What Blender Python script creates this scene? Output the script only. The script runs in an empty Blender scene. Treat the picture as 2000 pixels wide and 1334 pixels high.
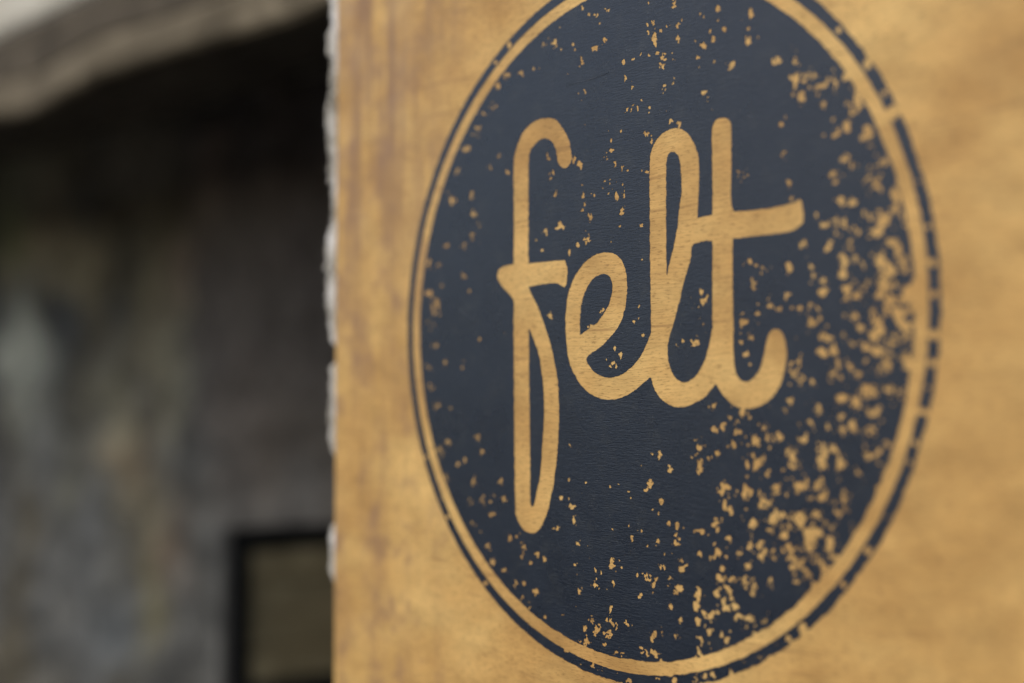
import bpy, bmesh, math, random
import numpy as np
from mathutils import Vector, Matrix, noise as mnoise

R = math.radians
scene = bpy.context.scene
col = scene.collection

# ------------------------------------------------------------------ camera, light, exposure
CAM_H = 0.70                       # camera height above the ground
PITCH = 0.0416
TH = 0.8609                        # yaw of the sign board
cam_d = bpy.data.cameras.new('camera')
cam = bpy.data.objects.new('camera', cam_d)
col.objects.link(cam)
cam.location = (0, 0, CAM_H)
cam.rotation_euler = (R(90) + PITCH, 0, 0)
cam_d.sensor_width = 36
cam_d.lens = 50
cam_d.clip_start = 0.01
cam_d.clip_end = 500
cam_d.dof.use_dof = True
cam_d.dof.focus_distance = 0.590
cam_d.dof.aperture_fstop = 2.5
cam_d.dof.aperture_blades = 0
scene.camera = cam

SUN_EL, SUN_AZ = R(48), R(238)     # azimuth clockwise from +Y (north)
world = bpy.data.worlds.new('World')
scene.world = world
world.use_nodes = True
wn = world.node_tree
wn.nodes.clear()
sky = wn.nodes.new('ShaderNodeTexSky')
sky.sky_type = 'NISHITA'
sky.sun_disc = False
sky.sun_elevation = SUN_EL
sky.sun_rotation = SUN_AZ
sky.air_density = 1.0
sky.dust_density = 3.0
sky.ozone_density = 1.0
bg = wn.nodes.new('ShaderNodeBackground')
bg.inputs[1].default_value = 0.14
wo = wn.nodes.new('ShaderNodeOutputWorld')
wn.links.new(sky.outputs[0], bg.inputs[0])
wn.links.new(bg.outputs[0], wo.inputs[0])

sun_d = bpy.data.lights.new('sun', 'SUN')
sun_d.energy = 1.5
sun_d.angle = R(25)
sun_d.color = (1.0, 0.92, 0.79)
sun = bpy.data.objects.new('sun', sun_d)
col.objects.link(sun)
sdir = Vector((math.sin(SUN_AZ) * math.cos(SUN_EL), math.cos(SUN_AZ) * math.cos(SUN_EL), math.sin(SUN_EL)))
sun.rotation_euler = sdir.to_track_quat('Z', 'Y').to_euler()

vs = scene.view_settings
vs.view_transform = 'Standard'
vs.look = 'None'
vs.gamma = 1.0
vs.use_curve_mapping = False
vs.exposure = 0.0
scene.cycles.max_bounces = 8

# ------------------------------------------------------------------ helpers
def link(o, parent=None):
    col.objects.link(o)
    if parent is not None:
        o.parent = parent
    return o

def empty(name, loc=(0, 0, 0), rz=0.0):
    o = bpy.data.objects.new(name, None)
    o.empty_display_size = 0.05
    o.location = loc
    o.rotation_euler = (0, 0, rz)
    return link(o)

def tag(o, label=None, cat=None, group=None, kind=None):
    for k, v in (('label', label), ('category', cat), ('group', group), ('kind', kind)):
        if v:
            o[k] = v
    return o

def mesh_obj(name, verts, faces, mat, parent=None, smooth=False):
    me = bpy.data.meshes.new(name)
    me.from_pydata([tuple(v) for v in verts], [], faces)
    me.update()
    if mat:
        me.materials.append(mat)
    if smooth:
        me.polygons.foreach_set('use_smooth', [True] * len(me.polygons))
    return link(bpy.data.objects.new(name, me), parent)

def box_mesh(name, x0, x1, y0, y1, z0, z1, mat, parent=None, bevel=0.0, seg=2, cuts=0, rough=0.0, seed=0):
    bm = bmesh.new()
    bmesh.ops.create_cube(bm, size=1.0)
    for v in bm.verts:
        v.co = Vector((x0 + (v.co.x + .5) * (x1 - x0), y0 + (v.co.y + .5) * (y1 - y0), z0 + (v.co.z + .5) * (z1 - z0)))
    if bevel:
        bmesh.ops.bevel(bm, geom=list(bm.edges), offset=bevel, segments=seg, affect='EDGES', profile=0.5)
    if cuts:
        long_e = [e_ for e_ in bm.edges if e_.calc_length() > 0.12]
        bmesh.ops.subdivide_edges(bm, edges=long_e, cuts=cuts, use_grid_fill=True)
    if rough:
        for v in bm.verts:
            p = v.co * 9.0 + Vector((seed, 0, 0))
            v.co += mnoise.noise_vector(p) * rough
    me = bpy.data.meshes.new(name)
    bm.to_mesh(me)
    bm.free()
    me.materials.append(mat)
    return link(bpy.data.objects.new(name, me), parent)

class NT:
    """small node builder"""
    def __init__(self, name):
        self.m = bpy.data.materials.new(name)
        self.m.use_nodes = True
        self.t = self.m.node_tree
        self.t.nodes.clear()
        self.out = self.n('ShaderNodeOutputMaterial')
        self.p = self.n('ShaderNodeBsdfPrincipled')
        self.l(self.p.outputs[0], self.out.inputs[0])
        self.tc = self.n('ShaderNodeTexCoord')
    def n(self, t):
        return self.t.nodes.new(t)
    def l(self, a, b):
        self.t.links.new(a, b)
    def mapping(self, scale, loc=(0, 0, 0), rot=(0, 0, 0), src=None):
        mp = self.n('ShaderNodeMapping')
        mp.inputs['Scale'].default_value = scale
        mp.inputs['Location'].default_value = loc
        mp.inputs['Rotation'].default_value = rot
        self.l(src or self.tc.outputs['Object'], mp.inputs[0])
        return mp.outputs[0]
    def noise(self, vec, scale=1.0, detail=3.0, rough=0.55, dist=0.0):
        nz = self.n('ShaderNodeTexNoise')
        nz.inputs['Scale'].default_value = scale
        nz.inputs['Detail'].default_value = detail
        nz.inputs['Roughness'].default_value = rough
        nz.inputs['Distortion'].default_value = dist
        self.l(vec, nz.inputs['Vector'])
        return nz.outputs[0]
    def ramp(self, fac, stops):
        r = self.n('ShaderNodeValToRGB')
        el = r.color_ramp.elements
        while len(el) < len(stops):
            el.new(0.5)
        for e_, (p, c) in zip(el, stops):
            e_.position = p
            e_.color = (c, c, c, 1) if isinstance(c, (int, float)) else (*c, 1)
        self.l(fac, r.inputs[0])
        return r.outputs[0]
    def mix(self, fac, a, b, mode='MIX'):
        m = self.n('ShaderNodeMix')
        m.data_type = 'RGBA'
        m.blend_type = mode
        for sock, v in ((m.inputs[0], fac), (m.inputs[6], a), (m.inputs[7], b)):
            if isinstance(v, (int, float)):
                sock.default_value = v if sock.type == 'VALUE' else (v, v, v, 1)
            elif isinstance(v, tuple):
                sock.default_value = (*v, 1)
            else:
                self.l(v, sock)
        return m.outputs[2]
    def math(self, op, a, b=0.0, clamp=False):
        m = self.n('ShaderNodeMath')
        m.operation = op
        m.use_clamp = clamp
        for sock, v in ((m.inputs[0], a), (m.inputs[1], b)):
            if isinstance(v, (int, float)):
                sock.default_value = v
            else:
                self.l(v, sock)
        return m.outputs[0]
    def bump(self, h, strength, dist, prev=None):
        b = self.n('ShaderNodeBump')
        b.inputs['Strength'].default_value = strength
        b.inputs['Distance'].default_value = dist
        self.l(h, b.inputs['Height'])
        if prev is not None:
            self.l(prev, b.inputs['Normal'])
        return b.outputs[0]
    def set(self, **kw):
        for k, v in kw.items():
            sock = self.p.inputs[k.replace('_', ' ')]
            if isinstance(v, (int, float)):
                sock.default_value = v
            elif isinstance(v, tuple):
                sock.default_value = (*v, 1) if len(v) == 3 else v
            else:
                self.l(v, sock)
        return self.m

# ------------------------------------------------------------------ materials
def mat_plywood():
    s = NT('varnished_plywood')
    # warp so that the grain drifts gently
    wv = s.n('ShaderNodeVectorMath'); wv.operation = 'MULTIPLY_ADD'
    nzc = s.n('ShaderNodeTexNoise'); nzc.inputs['Scale'].default_value = 14; nzc.inputs['Detail'].default_value = 2
    s.l(s.tc.outputs['Object'], nzc.inputs['Vector'])
    s.l(nzc.outputs[1], wv.inputs[0]); wv.inputs[1].default_value = (0.0, 0.0, 0.006)
    s.l(s.tc.outputs['Object'], wv.inputs[2])
    W = wv.outputs[0]
    blotch = s.noise(s.mapping((.6, .6, 1), (.3, .37, .2), (.5, .45, .6)), 26, 4, .6)
    base = s.ramp(blotch, [(.32, (.505, .292, .094)), (.50, (.630, .390, .134)), (.68, (.745, .492, .180))])
    # broad cloudy varnish
    cl = s.noise(s.mapping((.6, .6, 1.1), (3, .41, 1), (.4, -.5, .3)), 13, 3, .5)
    base = s.mix(s.ramp(cl, [(.42, .0), (.70, .38)]), base, (.50, .295, .098))
    mo = s.noise(s.mapping((.55, .55, 1), (4, 4.3, 4), (.7, .35, .4)), 75, 4, .65)
    base = s.mix(1.0, base, s.ramp(mo, [(.34, .87), (.66, 1.10)]), 'MULTIPLY')
    # fine fibres along the board
    fib = s.noise(s.mapping((75, 75, 1000), src=W), 1, 4, .65)
    base = s.mix(1.0, base, s.ramp(fib, [(.30, .90), (.70, 1.07)]), 'MULTIPLY')
    # pores: short dark dashes
    por = s.noise(s.mapping((260, 260, 2300), src=W), 1, 2, .6)
    base = s.mix(s.ramp(por, [(.56, .0), (.66, .70)]), base, (.20, .105, .035))
    # long thin growth lines
    gl = s.noise(s.mapping((2.2, 2.2, 150), src=W), 1, 1, .5)
    base = s.mix(s.ramp(gl, [(.493, .0), (.500, .45), (.507, .0)]), base, (.23, .12, .045))
    # smudgy brown weather stains running down near the far edge
    st = s.noise(s.mapping((70, 70, 7), (5, 0, 2)), 1, 3, .6)
    sep = s.n('ShaderNodeSeparateXYZ'); s.l(s.tc.outputs['Object'], sep.inputs[0])
    edge = s.ramp(s.math('MULTIPLY', sep.outputs[0], -1.0), [(.095, .0), (.160, .9)])
    hgt = s.ramp(s.math('SUBTRACT', sep.outputs[2], .25), [(.40, .30), (.66, 1.0)])
    sm = s.math('MULTIPLY', s.math('MULTIPLY', s.ramp(st, [(.44, .0), (.60, .95)]), edge), hgt)
    base = s.mix(sm, base, (.27, .155, .085))
    sm2 = s.noise(s.mapping((46, 46, 40), (1, .4, 7), (.2, .6, .3)), 1, 4, .7)
    base = s.mix(s.math('MULTIPLY', s.ramp(sm2, [(.50, .0), (.66, .75)]), edge), base, (.30, .175, .10))
    # greyed, dusty bloom towards the top
    dz = s.math('MULTIPLY', s.ramp(s.noise(s.mapping((1, 1, 1), (9, 0, 0)), 30, 4, .65), [(.42, .0), (.70, .55)]), s.math('MULTIPLY', edge, s.ramp(s.math('SUBTRACT', sep.outputs[2], .25), [(.52, .0), (.68, 1.0)])))
    base = s.mix(dz, base, (.48, .35, .22))
    nrm = s.bump(fib, .25, .0004)
    nrm = s.bump(por, .18, .0003, nrm)
    rg = s.ramp(s.noise(s.mapping((1, 1, 1), (2, 0, 0)), 60, 3, .6), [(.3, .42), (.7, .62)])
    return s.set(Base_Color=base, Roughness=rg, Normal=nrm, Specular_IOR_Level=.35)

def mat_navy():
    s = NT('navy_sign_paint')
    a = s.noise(s.mapping((1, 1, 1)), 40, 4, .6)
    base = s.ramp(a, [(.3, (.0055, .0108, .0230)), (.7, (.0088, .0158, .0305))])
    gr = s.noise(s.mapping((260, 260, 2000), (1, .4, 2)), 1, 3, .65)
    base = s.mix(s.ramp(gr, [(.60, .0), (.80, .5)]), base, (.055, .065, .08))
    rubm = s.noise(s.mapping((1, 1, 1), (6, .3, 2), (.3, .4, .2)), 110, 5, .7)
    base = s.mix(s.ramp(rubm, [(.52, .0), (.72, .55)]), base, (.026, .031, .038))
    lump = s.noise(s.mapping((.8, .8, 1.6), (2, .6, 1)), 800, 3, .6)
    spk = s.noise(s.mapping((1, 1, 1)), 1700, 2, .6)
    base = s.mix(s.ramp(spk, [(.66, .0), (.74, .6)]), base, (.16, .16, .15))
    nrm = s.bump(gr, .45, .00035)
    nrm = s.bump(lump, .16, .00035, nrm)
    s.p.inputs['Specular Tint'].default_value = (.94, .97, 1.0, 1)
    rg = s.ramp(a, [(.3, .25), (.7, .33)])
    return s.set(Base_Color=base, Roughness=rg, Normal=nrm, Specular_IOR_Level=.72)

def mat_filler():
    s = NT('white_filler')
    a = s.noise(s.mapping((1, 1, .8), (.2, .3, .1)), 95, 5, .65)
    base = s.ramp(a, [(.34, (.20, .185, .15)), (.48, (.52, .50, .45)), (.60, (.80, .79, .77))])
    return s.set(Base_Color=base, Roughness=.85, Normal=s.bump(a, .8, .002), Specular_IOR_Level=.2)

def mat_stone():
    s = NT('weathered_wall')
    at_ = s.n('ShaderNodeAttribute'); at_.attribute_name = 'stain_shade'
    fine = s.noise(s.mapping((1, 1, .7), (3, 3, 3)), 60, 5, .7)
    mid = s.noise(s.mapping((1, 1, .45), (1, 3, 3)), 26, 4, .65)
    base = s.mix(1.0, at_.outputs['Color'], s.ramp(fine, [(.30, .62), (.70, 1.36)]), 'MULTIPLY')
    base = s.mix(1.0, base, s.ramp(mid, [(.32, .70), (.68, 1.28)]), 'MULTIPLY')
    return s.set(Base_Color=base, Roughness=.92, Normal=s.bump(fine, 1.0, .006), Specular_IOR_Level=.2)

def mat_plain(name, c0, c1, scale, rough=.8, bump=.004, sc=(1, 1, 1), spec=.25, metal=0.0):
    s = NT(name)
    a = s.noise(s.mapping(sc), scale, 5, .65)
    return s.set(Base_Color=s.ramp(a, [(.3, c0), (.7, c1)]), Roughness=rough, Metallic=metal,
                 Normal=s.bump(a, .6, bump), Specular_IOR_Level=spec)

def mat_oldwood(name, c0, c1, c2):
    s = NT(name)
    g = s.noise(s.mapping((5, 5, 90)), 1, 5, .65, .4)
    b = s.noise(s.mapping((1, 1, 1)), 14, 4, .65)
    base = s.ramp(g, [(.28, c0), (.5, c1), (.74, c2)])
    base = s.mix(s.ramp(b, [(.50, .0), (.64, .8)]), base, c0)
    b2 = s.noise(s.mapping((1, 1, 1), (4, 2, 7), (.3, .5, .2)), 22, 4, .65)
    base = s.mix(s.ramp(b2, [(.54, .0), (.68, .6)]), base, tuple(min(1, k * 1.5) for k in c2))
    return s.set(Base_Color=base, Roughness=.82, Normal=s.bump(g, .6, .002), Specular_IOR_Level=.25)

M_PLY, M_NAVY, M_FILL, M_STONE = mat_plywood(), mat_navy(), mat_filler(), mat_stone()
M_SCUFF = mat_plain('scuffed_paint', (.05, .06, .075), (.11, .125, .145), 900, .6, .0002)
M_MORTAR = mat_plain('old_lime_mortar', (.10, .092, .075), (.19, .18, .15), 40)
M_PALE = mat_plain('pale_limewash', (.44, .42, .355), (.62, .60, .52), 10)
M_GROUND = mat_plain('packed_gravel', (.030, .029, .027), (.065, .062, .057), 60)
M_BEAM = mat_oldwood('weathered_lintel_wood', (.045, .037, .026), (.080, .066, .047), (.120, .102, .074))
M_TRIM = mat_oldwood('paler_lintel_edge_wood', (.085, .070, .046), (.135, .113, .076), (.185, .157, .110))
M_SLAT = mat_oldwood('dark_stained_slat_wood', (.26, .205, .105), (.37, .295, .16), (.46, .37, .205))
M_ADDED_SOFFIT = mat_oldwood('added_soffit_wood', (.06, .052, .042), (.11, .096, .076), (.16, .14, .11))  # brown tone that blends the added board into the shaded recess
M_STEEL = mat_plain('black_painted_steel', (.008, .008, .008), (.018, .018, .017), 60, .5, .0005)

# ------------------------------------------------------------------ setting: ground, wall, lintel
gv = [(-60, -60, 0), (60, -60, 0), (60, 60, 0), (-60, 60, 0)]
ground = mesh_obj('ground', gv, [(0, 1, 2, 3)], M_GROUND)
tag(ground, kind='structure')

TW = R(47.2)
FACE = Vector((-0.29238, 1.15, 0.0))          # point on the lintel's front face
REC = 0.30                                     # depth of the recess behind that face
BZ0, BZ1 = CAM_H + 0.270, CAM_H + 0.357        # lintel underside and top
# local frame of the wall: x along the wall (to the right), y into the wall, z up
lint = empty('timber_lintel', FACE + Vector((0, 0, BZ0)), -TW)
tag(lint, 'weathered brown timber lintel crossing above the dark recess', 'lintel', kind='thing')
o = box_mesh('beam', -2.4, 1.3, 0.0, .022, 0.0, BZ1 - BZ0, M_BEAM, lint, .006, 2, 22, .007, 3)
o = box_mesh('edge_trim', -2.4, 1.3, -.014, -.002, -.002, .034, M_TRIM, lint, .010, 3, 26, .011, 9)

box_mesh('added_soffit', -2.4, 1.3, .0245, REC - .03, .070, .085, M_ADDED_SOFFIT, lint, .003)  # added board, keeps the underside behind the beam dark

up = empty('rendered_wall', FACE + Vector((0, 0, BZ1 + .002)), -TW)
tag(up, 'pale lime rendered wall resting on top of the timber lintel', 'wall', kind='thing')
box_mesh('render_face', -2.4, 1.3, .004, REC + .3, 0.0, 1.5, M_PALE, up, .012, 3, 12, .006, 5)

wall = empty('stone_wall', FACE, -TW)
tag(wall, 'rough weathered wall with grey, olive and brown stains and painted shade in the dark recess', 'wall', kind='thing')
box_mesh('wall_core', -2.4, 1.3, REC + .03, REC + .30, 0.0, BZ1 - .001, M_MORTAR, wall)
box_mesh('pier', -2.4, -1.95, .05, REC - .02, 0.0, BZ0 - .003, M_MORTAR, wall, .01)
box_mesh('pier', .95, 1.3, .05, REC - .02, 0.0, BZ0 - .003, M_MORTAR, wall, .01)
# stains and painted shade of the old face: along the wall, height, half width, half height, colour, strength
STAINS_SHADE = [(-.947, .768, .055, .050, (.50, .51, .42), 1.0), (-.90, .71, .05, .06, (.36, .37, .31), .7),
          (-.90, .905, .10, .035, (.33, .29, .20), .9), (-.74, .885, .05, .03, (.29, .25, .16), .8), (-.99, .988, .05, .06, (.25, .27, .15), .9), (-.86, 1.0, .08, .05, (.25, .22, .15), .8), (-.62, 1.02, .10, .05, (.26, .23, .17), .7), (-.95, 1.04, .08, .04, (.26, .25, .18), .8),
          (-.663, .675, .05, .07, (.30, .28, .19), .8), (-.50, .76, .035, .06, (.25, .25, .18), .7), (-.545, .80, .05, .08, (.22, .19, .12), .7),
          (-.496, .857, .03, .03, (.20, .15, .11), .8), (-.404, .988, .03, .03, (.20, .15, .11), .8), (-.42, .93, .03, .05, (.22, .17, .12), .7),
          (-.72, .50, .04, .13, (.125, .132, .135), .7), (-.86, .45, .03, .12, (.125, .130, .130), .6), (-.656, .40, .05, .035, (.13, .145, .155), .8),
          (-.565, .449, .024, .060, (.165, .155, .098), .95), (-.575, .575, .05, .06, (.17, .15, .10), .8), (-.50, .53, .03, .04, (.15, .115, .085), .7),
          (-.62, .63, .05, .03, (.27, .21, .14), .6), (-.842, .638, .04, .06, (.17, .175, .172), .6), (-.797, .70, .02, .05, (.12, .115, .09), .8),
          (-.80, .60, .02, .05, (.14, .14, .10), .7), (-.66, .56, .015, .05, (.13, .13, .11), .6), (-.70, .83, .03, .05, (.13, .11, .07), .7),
          (-.25, .88, .16, .20, (.105, .088, .080), .9), (-.18, .70, .14, .10, (.10, .088, .075), .85), (-.36, .80, .07, .12, (.115, .10, .085), .7),  # broad dark browns at right: shade painted into the wall colour
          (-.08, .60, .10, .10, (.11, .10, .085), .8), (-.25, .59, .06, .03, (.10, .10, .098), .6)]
nx_, nz_ = 310, 92
wv_, wf_, wc_ = [], [], []
for iz in range(nz_):
    for ix in range(nx_):
        x = -2.4 + 3.7 * ix / (nx_ - 1); z = (BZ1 - .002) * iz / (nz_ - 1)
        p = Vector((x, 0, z))
        n1 = mnoise.fractal(p * 11 + Vector((3, 0, 0)), 1.0, 2.0, 4)
        cell = mnoise.voronoi(Vector((x * 11, 0, z * 14)))[0]
        low = min(1.0, (cell[1] - cell[0]) * 2.2)
        y = REC + .012 - .014 * low - .010 * n1
        wv_.append((x, y, z))
        wp = mnoise.noise_vector(p * 13) * .035 + mnoise.noise_vector(p * 34) * .014
        xs, zs = x + wp.x, z + wp.z
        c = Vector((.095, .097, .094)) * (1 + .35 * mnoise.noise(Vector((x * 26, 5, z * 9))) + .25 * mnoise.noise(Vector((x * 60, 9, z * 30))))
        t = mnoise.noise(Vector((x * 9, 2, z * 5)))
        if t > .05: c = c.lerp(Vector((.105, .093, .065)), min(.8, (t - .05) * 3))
        for (sx, sz, hw, hh, cc, st) in STAINS_SHADE:
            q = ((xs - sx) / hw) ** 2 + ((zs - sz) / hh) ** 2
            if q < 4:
                c = c.lerp(Vector(cc) * (1.4 if sz > .74 else 1.0), st * max(0.0, 1 - q / 4) ** 1.4)  # high patches brightened in colour to lift the deep shade there
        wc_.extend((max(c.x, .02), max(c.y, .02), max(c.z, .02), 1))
for iz in range(nz_ - 1):
    for ix in range(nx_ - 1):
        b0 = iz * nx_ + ix
        wf_.append((b0, b0 + 1, b0 + 1 + nx_, b0 + nx_))
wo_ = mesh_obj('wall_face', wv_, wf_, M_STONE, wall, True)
ca_ = wo_.data.color_attributes.new('stain_shade', 'FLOAT_COLOR', 'POINT')
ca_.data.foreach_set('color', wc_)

# ------------------------------------------------------------------ slatted screen in the recess
PH = R(38)
stand = empty('slatted_screen', (-.2455, 1.25, 0), PH)
tag(stand, 'low screen with a black metal frame and dark brown horizontal wood slats', 'screen', kind='thing')
B = .0195; LEN = .17; TOPZ = CAM_H - .1123
# local x along the face (away to the right), y towards the back
for bx in (0, LEN - B):
    box_mesh('post', bx, bx + B, 0, B, 0, TOPZ, M_STEEL, stand, .0012)
for bx in (-.004, LEN - B - .004):
    box_mesh('foot', bx, bx + B + .008, -.09, .09 + B, 0, .010, M_STEEL, stand, .002)
zt, sec = TOPZ - .0005, 0
while zt > .03:
    box_mesh('rail', B, LEN - B, .0005, B - .0005, zt - B, zt, M_STEEL, stand, .0012)
    zz = zt - B - .0008
    for k in range(4):
        hgt = (.0288, .0302, .0283, .0295)[k]
        if zz - hgt < .012:
            break
        box_mesh('slat', B + .0006, LEN - B - .0006, .002 + .0012 * ((k * 2 + sec) % 3), .0115, zz - hgt + .0007, zz, M_SLAT, stand, .0016)
        zz -= hgt
    zt = zz - .0006
    sec += 1

# ------------------------------------------------------------------ the sign
Z0 = .15 / .2544
SC = Vector((.0782 * Z0, Z0, 0))
CZ = CAM_H + .0578 * Z0                        # height of the emblem's centre
sign = empty('wooden_sign', SC, -TH)
tag(sign, 'golden plywood sign with a worn navy round emblem reading felt', 'sign', kind='thing')
# local frame: x along the board, y into the board, z up; the front face is y = 0
XL, XR, BT = -.2146, .2146, .013
box_mesh('board', XL, XR, 0, BT, 0, 1.16, M_PLY, sign, .0012, 3)

# --- print: stencilled paint film, cut by contouring a signed distance field on a fine grid
F_PX = 2778.0                                  # tracing units of the emblem outlines (2000 wide)
STEP = .00032
HALF = .1545
NN = int(2 * HALF / STEP) + 1
gs = np.linspace(-HALF, HALF, NN)
GS, GH = np.meshgrid(gs, gs)                   # row = height, column = along the board
EX, EY = math.cos(TH), -math.sin(TH)
_x = SC.x + EX * GS; _y = SC.y + EY * GS; _z = (CZ - CAM_H) + GH
_d = _y * math.cos(PITCH) + _z * math.sin(PITCH)
U = 1000 + F_PX * _x / _d
V = 667 - F_PX * (-_y * math.sin(PITCH) + _z * math.cos(PITCH)) / _d
PXS = F_PX / _d                                # tracing units per metre at each node

def at(px, py):
    u, v = (px - 1000) / F_PX, -(py - 667) / F_PX
    d = Vector((u, math.cos(PITCH) - v * math.sin(PITCH), v * math.cos(PITCH) + math.sin(PITCH)))
    n = Vector((-math.sin(TH), -math.cos(TH), 0))
    c_ = Vector((SC.x, SC.y, CZ - CAM_H))
    p = d * (c_.dot(n) / d.dot(n)) - c_
    return p.x * EX + p.y * EY, CZ + p.z

rng = np.random.default_rng(5)
def vnoise(x, y, seed):
    """smooth value noise in -1..1"""
    r = np.random.default_rng(seed)
    tab = r.uniform(-1, 1, (256, 256))
    xi = np.floor(x).astype(int); yi = np.floor(y).astype(int)
    fx = x - xi; fy = y - yi
    fx = fx * fx * (3 - 2 * fx); fy = fy * fy * (3 - 2 * fy)
    g = lambda a, b: tab[b & 255, a & 255]
    return (g(xi, yi) * (1 - fx) + g(xi + 1, yi) * fx) * (1 - fy) + (g(xi, yi + 1) * (1 - fx) + g(xi + 1, yi + 1) * fx) * fy
def fbm(size, seed, octv=3):
    x, y = GS / size + 100, GH / size + 100
    t, a, n = 0, 1.0, 0
    for k in range(octv):
        t = t + a * vnoise(x * 2 ** k, y * 2 ** k, seed + k); n += a; a *= .55
    return t / n
N_FINE = fbm(.0013, 1, 3)
N_MED = fbm(.0042, 20, 3)
N_MID = fbm(.0023, 30, 3)
N_FF = fbm(.0007, 140, 2)
N_WX = fbm(.006, 40, 3); N_WY = fbm(.006, 60, 3)

def smooth_poly(pts, sub=5, corner=48):
    """rounds a traced outline, keeping its sharp corners"""
    p = np.array(pts, float); n = len(p); out = []
    def sharp(i):
        a = p[i] - p[i - 1]; b = p[(i + 1) % n] - p[i]
        ang = abs(math.degrees(math.atan2(a[0] * b[1] - a[1] * b[0], a @ b)))
        return ang > corner
    sh = [sharp(i) for i in range(n)]
    for i in range(n):
        p1, p2 = p[i], p[(i + 1) % n]
        L = np.linalg.norm(p2 - p1)
        m1 = (p2 - p[i - 1]); m2 = (p[(i + 2) % n] - p1)
        t1 = (p2 - p1) if sh[i] else m1 / (np.linalg.norm(m1) + 1e-9) * L
        t2 = (p2 - p1) if sh[(i + 1) % n] else m2 / (np.linalg.norm(m2) + 1e-9) * L
        for k in range(sub):
            t = k / sub
            out.append((2*t**3 - 3*t**2 + 1) * p1 + (t**3 - 2*t**2 + t) * t1 + (-2*t**3 + 3*t**2) * p2 + (t**3 - t**2) * t2)
    return np.array(out)

def poly_sdf(pts, pad=14):
    """signed distance in tracing units, positive inside; far nodes read -pad"""
    q = smooth_poly(pts)
    lo, hi = q.min(0) - pad, q.max(0) + pad
    m = (U > lo[0]) & (U < hi[0]) & (V > lo[1]) & (V < hi[1])
    out = np.full(U.shape, -float(pad))
    x, y = U[m], V[m]
    d2 = np.full(x.shape, 1e9); ins = np.zeros(x.shape, bool)
    for a, b in zip(q, np.roll(q, -1, 0)):
        ex, ey = b - a
        wx, wy = x - a[0], y - a[1]
        t = np.clip((wx * ex + wy * ey) / (ex * ex + ey * ey + 1e-12), 0, 1)
        d2 = np.minimum(d2, (wx - t * ex) ** 2 + (wy - t * ey) ** 2)
        c = ((a[1] > y) != (b[1] > y)) & (x < (b[0] - a[0]) * (y - a[1]) / (b[1] - a[1] + 1e-12) + a[0])
        ins ^= c
    out[m] = np.where(ins, 1, -1) * np.sqrt(d2)
    return out

F_OUT = [(1004,314),(1007,296.5),(1013.8,276),(1025,255),(1038,241.4),(1051.7,233.5),(1065.5,231),(1079,231),(1089,237),(1100,251.7),(1108.6,267),(1114.5,286),(1116.5,307),(1114,319),(1107,327),(1100,327.6),(1094,324),(1089.7,315.5),(1088,303.4),(1086,291),(1081,281),(1074,273),(1065.5,270),(1055,273),(1045,282.8),(1036,295),(1033.2,312),(1032.4,340),(1032.2,514.5),(1068,511),(1103,508),(1108,521),(1108.6,536),(1106,555),(1103,562),(1096.5,557),(1086,553),(1060,555),(1033,560),(1037,572),(1046.5,590),(1058.6,620.7),(1069,650),(1077.6,682),(1086,720),(1090.7,758),(1091.7,792),(1091.4,834),(1089,878.6),(1082.8,937),(1077.6,965),(1070.7,996),(1060,1023.4),(1048,1039),(1036,1041),(1024,1035.5),(1013.8,1020),(1007.6,1002),(1005.5,896),(1004.5,758),(1003.5,620),(1003,586),(990,569),(976,551),(971.5,538),(979,523),(1003.5,515.5),(1004,420)]
F_IN = [(1033,641),(1041,658),(1051.7,689),(1059,730),(1062.8,775),(1062.8,809.6),(1060,861),(1057,913),(1050,954.5),(1044.8,978.6),(1039.5,991.7),(1036,978.6),(1036,913),(1035,827),(1033.8,723)]
E_OUT = [(1169,495),(1179,493),(1193,493.5),(1207,500),(1215.5,511),(1222,527.6),(1225,551.7),(1224,582.8),(1219,610),(1211,633),(1200,649),(1186,665),(1169,681),(1153,690.7),(1145,701),(1150,713),(1162,727),(1176,735),(1193,737),(1214,731.5),(1231,719),(1245,704.5),(1258.6,682.5),(1271.7,650),(1271.7,732),(1255,749.5),(1234.5,766),(1214,777),(1193,780.5),(1172,778),(1151.7,768),(1134.5,751),(1122,730),(1112,706),(1107,672),(1105,640),(1106,607),(1108.6,583),(1113.8,562),(1124,538),(1138,517),(1155,502)]
E_IN = [(1181,535),(1191,540),(1196,552),(1195,573),(1190,593),(1181,610),(1169,627),(1152,641),(1133.6,654),(1132.8,631),(1134.5,607),(1138,586),(1146.6,562),(1157,546.6),(1169,537.5)]
L_OUT = [(1323.4,250),(1306,253.4),(1289,265.5),(1277,282.8),(1270.5,303),(1269,338),(1269.3,420.7),(1270,510),(1271,579),(1271.7,649),(1271.5,731),(1275,749),(1282,766),(1292.4,780),(1306,790),(1323.4,795),(1340.7,793.8),(1361,785),(1378.6,773.8),(1389,761),(1397.6,747),(1392,628),(1389,656),(1382,687),(1371.7,714.5),(1358,735),(1342,746),(1328.6,745),(1316.6,733.4),(1308,714.5),(1304.5,690),(1304.5,673),(1308,656),(1320,617),(1328.6,583),(1337,548),(1347,513),(1350,498),(1351,482),(1354.5,477),(1362,426),(1364.8,372),(1366,338),(1364.8,310),(1359.7,290),(1351,270.7),(1339,257)]
L_IN = [(1311,296),(1320,298),(1327,309),(1330,328),(1331,355),(1331,379),(1327,407),(1323.4,441),(1316.6,479),(1309.7,507),(1305,526),(1303,540),(1302,510),(1301.4,441),(1301.4,355),(1302,317),(1305.5,301)]
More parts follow.
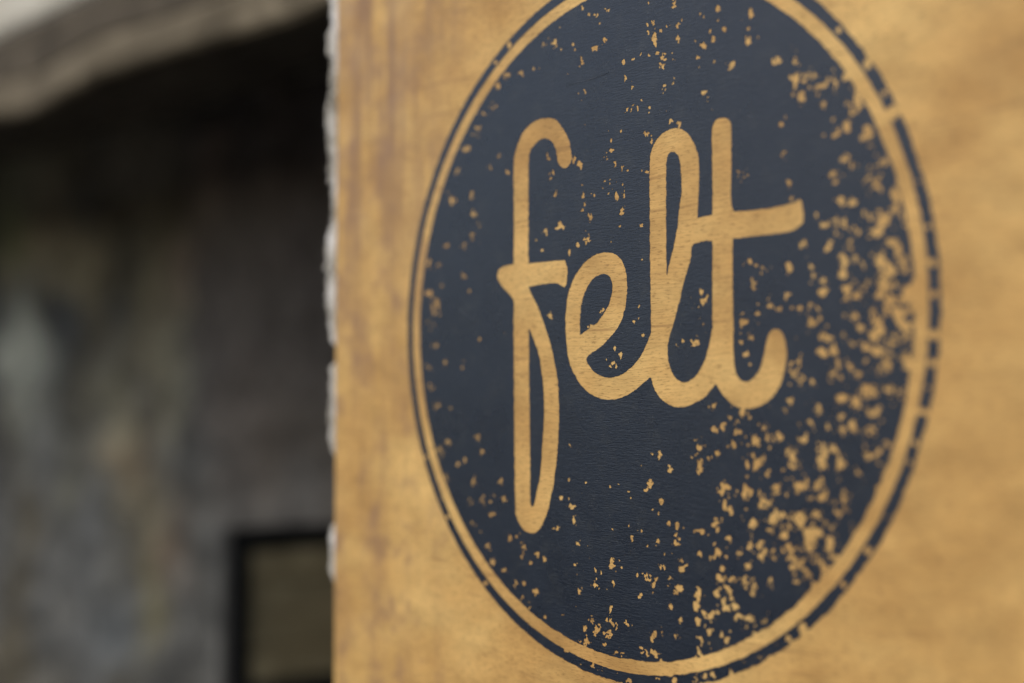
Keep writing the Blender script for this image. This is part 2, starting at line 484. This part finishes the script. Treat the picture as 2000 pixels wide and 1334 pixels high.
T_OUT = [(1410,230),(1420,232),(1427,240),(1428.8,254),(1428.6,330),(1428.6,400),(1434,413),(1461,411.5),(1506,406),(1537,400),(1551,395.5),(1562,389),(1566,396),(1569,414),(1569.3,431),(1564,440),(1551,448.5),(1530,454.5),(1496,458.5),(1461,462.8),(1431,466),(1431,510),(1431.4,579),(1433,631),(1433,687),(1435.5,718),(1441,735),(1451,744.5),(1461,745),(1473.4,737),(1485.5,718),(1492,694),(1497.6,666),(1502.8,651),(1511,643),(1520,644),(1528.6,652),(1534.5,669.7),(1537,690),(1533.8,718),(1527,745.5),(1513,769.7),(1496,787),(1475,796.6),(1458,798),(1440.7,794.5),(1423.4,783.4),(1409.7,768),(1402.8,756),(1397.6,747),(1392,628),(1392,510),(1392,469.5),(1372,471.5),(1354.5,477),(1362,426),(1378,422),(1392,420),(1392,372),(1391,303),(1391,252),(1396,238),(1402,232)]
sd = {}
for k, o_, i_ in (('f', F_OUT, F_IN), ('e', E_OUT, E_IN), ('l', L_OUT, L_IN), ('t', T_OUT, None)):
    d_ = poly_sdf(o_)
    if i_:
        d_ = np.minimum(d_, -poly_sdf(i_))
    sd[k] = d_
letters = np.maximum.reduce([sd['f'], sd['e'], sd['l'], sd['t']])
# the seams where neighbouring letters run into each other are closed
for xs, ya, yb, wd in ((1271.6, 662, 724, 2.5), (1358, 434, 468, 6), (1395.2, 660, 738, 2.5)):
    letters = np.where((abs(U - xs) < wd) & (V > ya) & (V < yb), np.maximum(letters, 3), letters)

# chipped spots, traced: x y width height [angle] ; s = broken up into crumbs, f = faint
CHIPS = """
1163 29 8 11;1186 20 9 8 s;1265 49 6 26;1274 48 6 10 s;1279 72 6 22 s;1290 63 4 10 s;1287 103 8 7;1297 110 12 14 s;1298 128 14 8 s;1304 49 6 7;1324 49 6 7;1332 40 4 8;1326 73 8 12;1318 7 7 18;1376 30 8 10;1404 21 11 17;1416 56 10 11;1394 80 9 13;1373 88 13 10;1362 115 7 8;1428 126 9 9;1375 180 10 7;1388 203 8 14 f;1299 174 6 12 f;1316 163 6 10;1315 116 6 6;1180 81 9 12;1161 94 11 9;1228 129 4 11;1235 117 10 4;1222 156 5 12;1235 168 8 11;1251 195 5 10 s;1242 209 12 16 s;1229 215 10 10 s;1267 208 6 5;1263 263 7 8;1274 272 4 18;1326 244 7 8;1192 274 5 7;1172 47 4 5;1265 4 6 6;1303 17 4 6
1178 308 8 10;1184 296 5 9;1190 292 9 5 s;1185 312 6 4;1203 320 7 17;1132 322 12 16;1120 314 6 14 s;1191 360 4 8;1182 353 4 4;1190 353 4 4;1224 350 6 4;1218 371 3 14 s;1205 384 7 15;1215 414 10 16;1141 386 4 14 s;1161 382 5 14;1155 378 4 5;1136 413 6 8;1151 421 4 10 s;1254 439 7 8;1212 446 4 12;1254 334 3 8;1263 336 7 6;1102 443 8 9;1215 332 3 8;1225 335 4 5;1135 362 4 4
1079 340 8 14 f;1097 443 14 12 s;1065 455 7 10 f;1149 465 10 12 s;1129 476 6 8;1112 495 6 12;1060 488 5 9;1086 379 6 7;1071 302 4 12 f;921 381 10 12 f;928 417 10 11 f;960 324 10 9 f;991 338 6 8 f;921 464 9 9 f;910 483 14 10 f;936 441 6 8 f;905 540 8 9 f;1076 614 10 12;931 258 14 20 f;910 290 16 14 f;945 222 14 9 f;1236 628 8 10;1248 596 6 12;1176 607 8 7;1153 638 7 10;1191 474 6 8
1200 680 4 8;1214 694 8 13;1198 715 14 12 s;1184 701 3 5;1155 635 6 9;1097 975 7 11;1110 975 3 6;1115 989 12 7;1122 1016 7 20 -10;1084 984 4 10;1271 945 9 22;1265 957 14 7;1228 961 4 4;1291 978 7 12;1276 994 5 8;1286 1058 5 10;1112 935 5 5;1143 946 4 10 s;1208 946 4 8;1086 1030 9 9 s;1010 1044 7 10 f;995 1051 7 13 f;1022 1068 7 14;952 1065 9 12 f;962 1004 9 11 f;984 975 8 10 f;962 965 8 12 f;977 944 6 8 f;945 972 8 20 f;926 1022 8 9 f;933 856 8 8 f;902 716 8 10 f;926 937 8 12 f;943 885 10 7 f;1234 1051 4 10 s;1131 1058 7 10 s;1229 1027 3 6
1022 1077 7 22 -12;1048 1083 8 13;1037 1100 7 10;1063 1094 6 9;1153 1087 5 14 -12;1194 1098 8 16;1162 1113 6 10;1174 1117 5 14;1162 1137 11 16;1199 1141 5 14;1134 1156 10 12 s;1245 1124 6 20;1278 1135 7 20 -20;1267 1130 10 16 s;1293 1107 10 12;1308 1132 8 22 -15;1325 1152 10 14 20;1250 1164 6 14 -15;1310 1188 9 17;1329 1210 9 12;1157 1210 9 16;1168 1229 13 20 -15 s;1143 1229 8 18;1191 1194 6 20 s;1190 1205 9 14 s;1188 1240 7 14 s;1185 1257 9 8;1145 1256 13 15;1129 1252 8 6;1275 1246 9 24;1293 1237 6 16;1323 1244 8 18;1271 1277 20 14 s;1290 1285 22 14 s;1254 1270 10 9 s;1207 1276 20 12 s;1099 1203 6 7;1047 1156 8 8;1007 1138 8 11;1024 1138 6 14;982 1115 9 13;964 1102 10 12 f;1020 1167 8 10;1035 1186 7 8;990 1160 16 10;954 1066 10 10 f;1125 1102 6 7;1233 1081 5 6;1320 1059 10 20 s;1297 1085 5 8;1065 1203 6 8;977 943 6 6 f;1288 1006 4 10;1333 1109 8 14 -20;1306 1018 5 14;1323 1027 6 12;1224 1218 9 5 s;1203 1224 5 8 s
1398 1020 16 18;1406 1031 11 11;1369 1037 12 12;1420 1050 11 11;1448 1072 10 14;1463 1066 8 12 f;1369 1081 8 10;1393 1089 12 10;1400 1080 9 14 25;1335 1107 9 16 -35;1329 1095 7 10;1459 1105 16 13;1411 1110 9 14;1406 1129 14 16;1427 1132 16 9;1400 1157 16 24;1423 1155 13 32 20;1416 1170 10 20;1420 1189 20 16;1435 1186 12 14;1458 1136 16 22;1470 1152 12 26;1463 1208 26 13;1490 1215 18 12;1498 1195 10 14;1448 1224 24 10 f;1475 1241 14 8 f;1408 1243 11 16;1420 1250 8 8 f;1363 1162 12 24;1360 1185 16 20;1373 1195 20 14;1388 1205 16 24;1363 1213 10 14;1385 1232 12 14;1364 1275 11 34;1361 1260 6 12;1369 1246 7 8;1326 1147 10 14 25;1321 1157 8 8;1438 1205 9 9
1106 1272 12 6;1122 1292 5 8;1159 1299 7 12 s;1172 1309 14 10;1206 1315 5 6;1228 1328 14 8;1283 1323 12 14;1320 1328 10 12;1377 1318 8 14;1392 1314 8 12;1360 1328 12 8;1428 1313 6 6
1363 874 15 17;1367 904 9 16;1370 916 9 12;1434 873 11 20;1478 861 16 20 20;1522 854 12 18;1470 890 13 13;1478 907 11 20 -15;1460 909 9 18 15;1546 887 15 38 25;1568 859 20 34;1600 868 28 16 -25;1608 886 16 26;1629 878 16 20;1606 908 17 28 15;1640 906 13 24;1552 933 19 16;1560 953 28 18;1517 951 15 18;1515 965 8 14;1494 979 15 20;1506 984 14 12;1417 951 18 9;1437 958 14 13;1455 961 10 18;1409 964 9 14;1416 985 9 18;1428 997 9 16;1509 1015 20 20;1525 1007 16 14;1534 1034 20 18 30;1536 1048 10 14;1597 949 18 26;1608 967 13 22 -30;1617 978 14 16;1584 975 10 10;1566 1018 19 28;1559 1007 18 14 30;1597 1003 20 17;1586 1045 28 30;1584 1068 30 20;1552 1072 18 12;1543 1066 9 12;1559 1097 16 24 20;1572 1117 14 22;1620 1063 17 30;1629 1086 18 30;1595 1093 11 26;1397 1017 10 10;1420 1050 10 10;1447 1071 9 12;1462 1067 8 12 f;1468 1082 11 9 f;1471 1025 11 11 f;1516 1090 11 10 f;1512 1077 9 9 f;1503 1136 16 10 30;1462 1136 13 16;1555 1136 9 12;1586 1140 18 14;1498 924 12 12 f;1638 976 20 9 40
1619 484 12 20;1662 481 12 18;1670 504 9 16;1649 511 15 22;1647 533 19 20;1586 520 12 16;1590 538 11 13;1611 547 15 15;1608 567 19 24;1652 565 16 15;1672 578 22 17;1689 569 15 18;1656 583 14 12;1587 598 12 14;1562 603 13 13;1600 607 9 20 f;1584 628 12 12;1668 618 17 17;1680 641 11 18 f;1613 657 26 17;1617 640 11 14;1604 688 18 16;1629 682 15 20;1651 655 15 17;1660 670 14 17;1660 713 15 17;1710 454 18 20;1727 501 15 28;1739 472 14 20;1755 493 17 22;1766 511 16 26;1739 527 15 30 20;1723 556 16 30 10;1718 574 16 18;1730 605 20 24;1716 637 17 34 18;1707 657 20 20;1692 679 17 20;1716 688 28 26;1727 715 26 36 -18;1743 668 24 20;1766 693 17 28 -30;1777 713 16 28;1766 583 20 20;1781 565 18 24;1759 614 18 16;1768 637 19 30;1770 657 12 16;1554 657 9 20 f;1557 722 12 28 -20;1624 729 9 12 f;1680 733 13 16 f;1784 603 10 18
1633 441 10 20;1652 438 13 30;1665 449 22 14;1609 437 14 13;1599 424 10 14;1620 482 11 18;1541 520 9 24;1489 527 13 13;1464 510 10 10;1477 516 8 9;1474 557 11 14;1524 602 14 13;1507 599 12 14 f;1451 627 15 18;1466 655 9 20 f;1447 668 10 11;1455 694 9 9;1479 617 8 10 f;1543 584 9 24 f;1547 717 10 14 f;1556 734 17 22 s;1566 745 9 20 f;1661 715 13 16;1644 741 10 16 f;1676 734 9 12 f;1624 737 8 16 f;1588 752 9 13 f;1599 797 18 18;1646 779 24 17;1669 786 28 22;1699 756 26 20;1710 771 18 26;1732 756 22 13;1706 801 30 26;1762 767 12 16 f;1642 816 15 12;1646 842 15 28;1668 835 22 32;1586 827 12 13;1618 831 10 15;1566 853 18 24 -15;1702 842 20 14 f;1717 880 34 18 30;1698 891 26 14;1732 868 13 24;1477 861 14 18;1520 855 11 17;1500 853 8 13 f;1627 876 14 20;1605 872 22 18;1755 621 12 16;1543 782 10 12 f;1530 799 8 10 f;1725 430 20 30;1717 449 18 18;1751 407 16 20;1766 430 13 30;1695 422 11 15 f
1469 28 9 18;1457 78 10 13;1520 118 20 14;1547 103 14 13;1554 120 9 22;1557 156 9 28;1566 183 11 28;1583 148 16 12;1592 172 22 11;1610 160 11 22 -20;1629 166 10 20 f;1653 150 14 14;1610 205 11 20 f;1663 210 19 34;1680 205 13 32;1655 246 13 30 15;1631 259 19 17;1695 258 18 28 30;1684 270 15 17;1700 294 15 18 f;1650 310 14 22 -35;1664 321 17 15;1631 300 13 11 f;1703 325 15 18 f;1728 316 12 13 f;1631 346 16 20;1532 300 10 13 f;1526 247 10 17;1542 354 10 13;1455 342 11 19 -25;1445 334 6 6;1637 393 19 16;1661 393 17 15;1712 366 20 26;1697 369 13 18 f;1748 384 16 34;1428 124 7 7;1678 188 17 34;1465 510 8 8;1615 438 14 16;1525 246 8 12;1690 178 16 30
1370 570 7 9;1372 587 11 11;1358 592 7 10;1353 601 6 7;1372 635 7 8;1356 671 15 7 20;1334 666 6 8 f;1322 669 5 7 f;1347 663 6 6 f;1390 797 8 12 f;1430 816 16 9;1439 825 11 13;1439 840 10 11;1449 805 8 24;1395 839 8 10 f;1434 873 10 18;1461 814 9 14 f;1411 832 9 11 f;1363 875 13 14;1472 890 12 12;1401 887 8 8 f;1489 835 10 10 f;1289 890 5 12;1308 916 8 12;1272 887 4 5;1503 852 9 9 f;1368 911 9 17
1137 16 7 18;1151 28 6 7;1119 88 6 7;1122 99 5 7 f;1140 115 6 12 f;1132 129 4 5;1143 189 6 10;1144 177 4 8 f;1146 220 6 6 f;990 147 10 12 f;973 168 12 12;1017 144 8 10 f;1042 135 12 10 f;1062 87 10 10 f;1084 82 10 16 f;966 207 8 12 f;943 222 16 12 f;891 337 18 14 f;885 391 14 12 f;975 304 8 6 f;1300 177 6 10
838 514 10 14 f;854 521 10 10 f;838 574 12 14;850 602 18 28 s;838 636 11 13 f;849 675 12 12 f;840 754 14 10 f;854 790 12 10 f;837 720 8 10 f;861 881 10 14 f;876 864 12 12 f;872 931 12 10 f;934 858 8 8 f;906 900 7 9 f;915 980 8 11 f;893 905 9 8 f;880 800 8 9 f;870 700 8 12 f;866 560 9 11 f;872 480 9 9 f
"""
chips = []
for tok in CHIPS.replace('\n', ';').split(';'):
    w_ = tok.split()
    if len(w_) < 4: continue
    fl = [t for t in w_ if t in 'sf' and t.isalpha()]
    nums = [float(t) for t in w_ if not t.isalpha()]
    chips.append((nums[0], nums[1], nums[2], nums[3], nums[4] if len(nums) > 4 else 0.0, fl[0] if fl else ''))
# the finest flecks, too many to trace: dense towards the worn lower right, sparse elsewhere
def wear(x, y):
    a = min(max((x - 1500) / 250, 0), 1) * min(max((y - 200) / 250, 0), 1)
    b = min(max((x - 1150) / 350, 0), 1) * min(max((y - 820) / 250, 0), 1)
    c = math.exp(-((x - 1205) / 60) ** 2) * .35 + math.exp(-((y - 60) / 90) ** 2) * .25
    return min(1, .06 + .75 * a + .6 * b + c)
main = list(chips)
for k in range(800):                           # crumbs that came away around the larger chips
    c_ = main[int(rng.integers(len(main)))]
    if c_[0] < 1340 and rng.uniform() < .75: continue
    x, y = c_[0] + rng.normal(0, 9), c_[1] + rng.normal(0, 15)
    q_ = rng.uniform(1.3, 4.2) if c_[0] > 1330 else rng.uniform(1.1, 2.6)
    chips.append((x, y, q_, q_ * rng.uniform(1, 2.2), rng.uniform(-30, 30), ''))
k = 0
while k < 260:
    x, y = rng.uniform(815, 1800), rng.uniform(0, 1300)
    if rng.uniform() > wear(x, y): continue
    big = rng.uniform() ** 2.2
    sc_ = 1.8 + 5.5 * big * (1 if x > 1330 else .55)
    chips.append((x, y, sc_ * rng.uniform(.8, 1.2), sc_ * rng.uniform(1.0, 2.0), rng.uniform(-25, 25), 's' if big > .5 and rng.uniform() < .4 else ''))
    k += 1

chip = np.full(U.shape, 40.0)                  # distance to bare wood, in tracing units
UW, VW = U + 2.6 * N_WX, V + 3.4 * N_WY
for (cx_, cy_, w_, h_, an, fl) in chips:
    if fl == 'f':
        w_, h_ = w_ * .95, h_ * .95
    kz = .74 if cx_ < 1300 else .80 if cx_ < 1420 else .86
    w_, h_ = w_ * kz + .3, h_ * kz + .3
    rad = max(w_, h_) * .8 + 9
    j = np.where((abs(U[NN // 2] - cx_) < rad + 12))[0]
    if not len(j): continue
    j0, j1 = j[0], j[-1] + 1
    i = np.where(abs(V[:, (j0 + j1) // 2] - cy_) < rad)[0]
    if not len(i): continue
    sl = (slice(i[0], i[-1] + 1), slice(j0, j1))
    ca, sa = math.cos(R(an)), math.sin(R(an))
    dx, dy = UW[sl] - cx_, VW[sl] - cy_
    qx, qy = (ca * dx - sa * dy) / (w_ / 2), (sa * dx + ca * dy) / (h_ / 2)
    d_ = (np.sqrt(qx * qx + qy * qy) - 1) * min(w_, h_) / 2
    mn = min(w_, h_)
    d_ = d_ + N_FF[sl] * min(3.6, .55 * mn) + N_FINE[sl] * min(6.0, .75 * mn) + N_MID[sl] * min(7.0, .70 * mn)
    if fl == 's':
        d_ = np.maximum(d_ - 1.6, (N_FINE[sl] - .02) * 4)
    elif fl == '' and cx_ > 1440 and (cx_ * 7 + cy_ * 13) % 10 < 5.6:
        d_ = np.maximum(d_, (N_FINE[sl] - .10) * 4)   # half rubbed off
    elif fl == 'f':
        d_ = np.maximum(d_ - 1.0, (N_FINE[sl] + .06) * 4)
    chip[sl] = np.minimum(chip[sl], d_)

# rubbed-through patches along the worn right-hand side
wr = np.clip((U - 1560) / 190, 0, 1) * np.clip((V - 330) / 160, 0, 1) * np.clip((1180 - V) / 120, 0, 1)
wr2 = np.clip((U - 1330) / 240, 0, 1) * np.clip((V - 800) / 200, 0, 1) * .8
wr3 = np.clip((U - 1600) / 120, 0, 1) * np.clip((V - 130) / 150, 0, 1) * .75
wearf = np.maximum.reduce([wr, wr2, wr3])
rub = (.62 - .42 * wearf - (fbm(.0036, 80, 4) * .62 + N_FINE * .34 + fbm(.022, 90, 2) * .26)) * 22
chip = np.minimum(chip, np.where(wearf > .02, rub, 40.0))
RAD = np.hypot(GS, GH)
ANG = np.arctan2(GH, GS)
px_r = 4000.0                                  # tracing units per metre, near enough for edges
R_DISC, R_IN, R_OUT = .1399, .1454, .1499
right = np.clip((np.cos(ANG + .35) + .15) / .8, 0, 1)
wob = N_MED * (.0002 + .0004 * right) + N_FINE * .00025
disc = (R_DISC + wob - RAD) * px_r
edge_n = N_FINE * 1.0 + N_MID * .5 + N_FF * .8
disc_f = np.minimum.reduce([disc, -(letters + edge_n * .9), chip])
ring = np.minimum(R_OUT + wob * 1.2 + N_MID * .00045 * right - RAD, RAD - R_IN - wob * .4 + N_MID * .0003 * right) * px_r
# breaks in the thin outer ring: x y length (tracing units) of the worn stretch
GAPS = [(992,85,14),(968,121,8),(833,893,8),(873,1012,6),(949,1138,10),(1643,50,9),(1701,122,20),(1738,172,6),(1752,215,22),(1836,510,20),(1838,575,10),
        (1838,655,14),(1834,712,10),(1816,808,22),(1801,872,8),(1786,912,9),(1703,1084,16),(1655,1150,10),(1573,1237,18),(1545,1258,7),(1458,1306,7),(1742,1018,6),(1826,760,7),(1825,440,6),(1798,350,7)]
gap = np.full(U.shape, 40.0)
for gx, gy, gl in GAPS:
    gs_, gh_ = at(gx, gy)
    gk = .1477 / math.hypot(gs_, gh_ - CZ)
    gap = np.minimum(gap, np.hypot(GS - gs_ * gk, GH - (gh_ - CZ) * gk) * px_r - gl * .37 - .4 + N_MED * 5 + N_MID * 3 + N_FINE * 2.5)
worn = 9.0 - right * 3.0 + fbm(.009, 120, 2) * 11   # ragged wear along the right-hand side
ring_f = np.minimum.reduce([ring, gap, np.maximum(chip, np.where(U > 1560, 2.0, -99.0)), worn + ring * .9])

def contour(field, y_off, name, mat, parent):
    """film of all cells where field > 0, cut exactly at the zero line"""
    pos = field > 0
    c = pos[:-1, :-1].astype(int) + pos[:-1, 1:] + pos[1:, 1:] + pos[1:, :-1]
    verts, faces, ids = [], [], {}
    def vid(key, x, zz):
        i = ids.get(key)
        if i is None:
            i = ids[key] = len(verts)
            verts.append((x, y_off, CZ + zz))
        return i
    for r in range(NN - 1):
        full = np.where(c[r] == 4)[0]
        if len(full):
            for run in np.split(full, np.where(np.diff(full) > 1)[0] + 1):
                a, b = int(run[0]), int(run[-1]) + 1
                while a < b:                   # long runs in pieces, so no sliver faces
                    m = min(b, a + 24)
                    faces.append([vid((r, a), gs[a], gs[r]), vid((r, m), gs[m], gs[r]), vid((r + 1, m), gs[m], gs[r + 1]), vid((r + 1, a), gs[a], gs[r + 1])])
                    a = m
        for q in np.where((c[r] > 0) & (c[r] < 4))[0]:
            q = int(q)
            cs = ((r, q), (r, q + 1), (r + 1, q + 1), (r + 1, q))
            poly = []
            for k_ in range(4):
                A, Bn = cs[k_], cs[(k_ + 1) % 4]
                fa, fb = field[A], field[Bn]
                if fa > 0:
                    poly.append(vid(A, gs[A[1]], gs[A[0]]))
                if (fa > 0) != (fb > 0):
                    t = fa / (fa - fb)
                    key = (A, Bn) if A < Bn else (Bn, A)
                    poly.append(vid(key, gs[A[1]] + t * (gs[Bn[1]] - gs[A[1]]), gs[A[0]] + t * (gs[Bn[0]] - gs[A[0]])))
            if len(set(poly)) > 2:
                faces.append(poly)
    return mesh_obj(name, verts, faces, mat, parent)

o = contour(disc_f, -.00012, 'painted_disc', M_NAVY, sign)
o['label'] = 'navy painted disc, chipped most at its right side'
o = contour(ring_f, -.00012, 'painted_ring', M_NAVY, sign)
o['label'] = 'thin navy ring around the disc, broken into dashes at right'
done = np.full(U.shape, -50.0)
for k in 'felt':
    fld = np.minimum(sd[k] + 2.2, -(done + .05))
    done = np.maximum(done, sd[k] + 2.2)
    o = contour(fld, -.00004, 'letter', M_PLY, sign)
    o['label'] = 'bare wood letter %s in the navy disc' % k

# the long hairline scratch in the paint, upper left of the disc
pts = [at(1107 + 83 * t, 166.5 - 25 * t + 2.5 * math.sin(t * 3)) for t in np.linspace(0, 1, 9)]
vv, ff = [], []
for i, (x, zz) in enumerate(pts):
    w_ = .00013 * math.sin(math.pi * (i + .6) / 9.2) + .00004
    vv += [(x, -.00013, zz - w_), (x, -.00030, zz), (x, -.00013, zz + w_)]
    if i:
        b = 3 * i
        ff += [(b - 3, b, b + 1, b - 2), (b - 2, b + 1, b + 2, b - 1)]
mesh_obj('scratch', vv, ff, M_SCUFF, sign)

# crusts of white filler stuck along the far edge of the board: height -> how far they stick out
EDGE = [(-90,22),(-40,26),(0,29),(20,26),(40,24),(60,34),(80,37),(100,34),(118,29),(130,26),(150,27),(160,30),(175,34),(190,35),(210,37),(240,36),(270,35),(300,32),(330,32),(350,28),(363,23),(400,20),(430,22),(445,29),(460,33),(480,36),(520,37),(545,35),(565,37),(590,34),(620,28),(650,27),(665,20),(680,6),(705,8),(715,19),(740,22),(760,24),(800,25),(840,25),(870,22),(885,12),(896,3),(1018,3),(1030,16),(1040,22),(1060,20),(1080,19),(1100,22),(1118,22),(1130,13),(1142,3)]
CRUSTS = [(-90, 116, 1.0), (110, 176, .85), (168, 364, .95), (356, 440, .6), (430, 540, 1.0), (530, 678, .95), (706, 896, .9), (1018, 1142, 1.0)]
ek = np.array(EDGE, float)
for ci, (p0, p1, amp) in enumerate(CRUSTS):
    n_ = max(10, int((p1 - p0) / 3)); m_ = 13
    vv, ff = [], []
    for i in range(n_ + 1):
        t = i / n_
        py = p0 + (p1 - p0) * t
        zz = at(655, py)[1]
        endf = min(1.0, (min(t, 1 - t) * (p1 - p0) / 12.0)) ** .5
        wdt = float(np.interp(py, ek[:, 0], ek[:, 1])) * .00037 * (.35 + .65 * endf)
        for k_ in range(m_):
            a = math.pi * k_ / (m_ - 1)
            nz = mnoise.noise(Vector((zz * 210, a * 1.4, ci * 3.1))) * .34 + mnoise.noise(Vector((zz * 560, a * 3.0, ci * 3.1))) * .30
            out = wdt * (math.sin(a) ** .6) * (1 + nz)
            yy = .0058 - .0057 * math.cos(a) * (.86 + .14 * endf) + nz * .0008 * math.sin(a)
            vv.append((XL + .0003 - out, yy, zz))
    for i in range(n_):
        for k_ in range(m_ - 1):
            b = i * m_ + k_
            ff.append((b, b + m_, b + m_ + 1, b + 1))
    ff.append(tuple(range(m_))); ff.append(tuple(n_ * m_ + k_ for k_ in reversed(range(m_))))
    mesh_obj('filler_crust', vv, ff, M_FILL, sign, True)
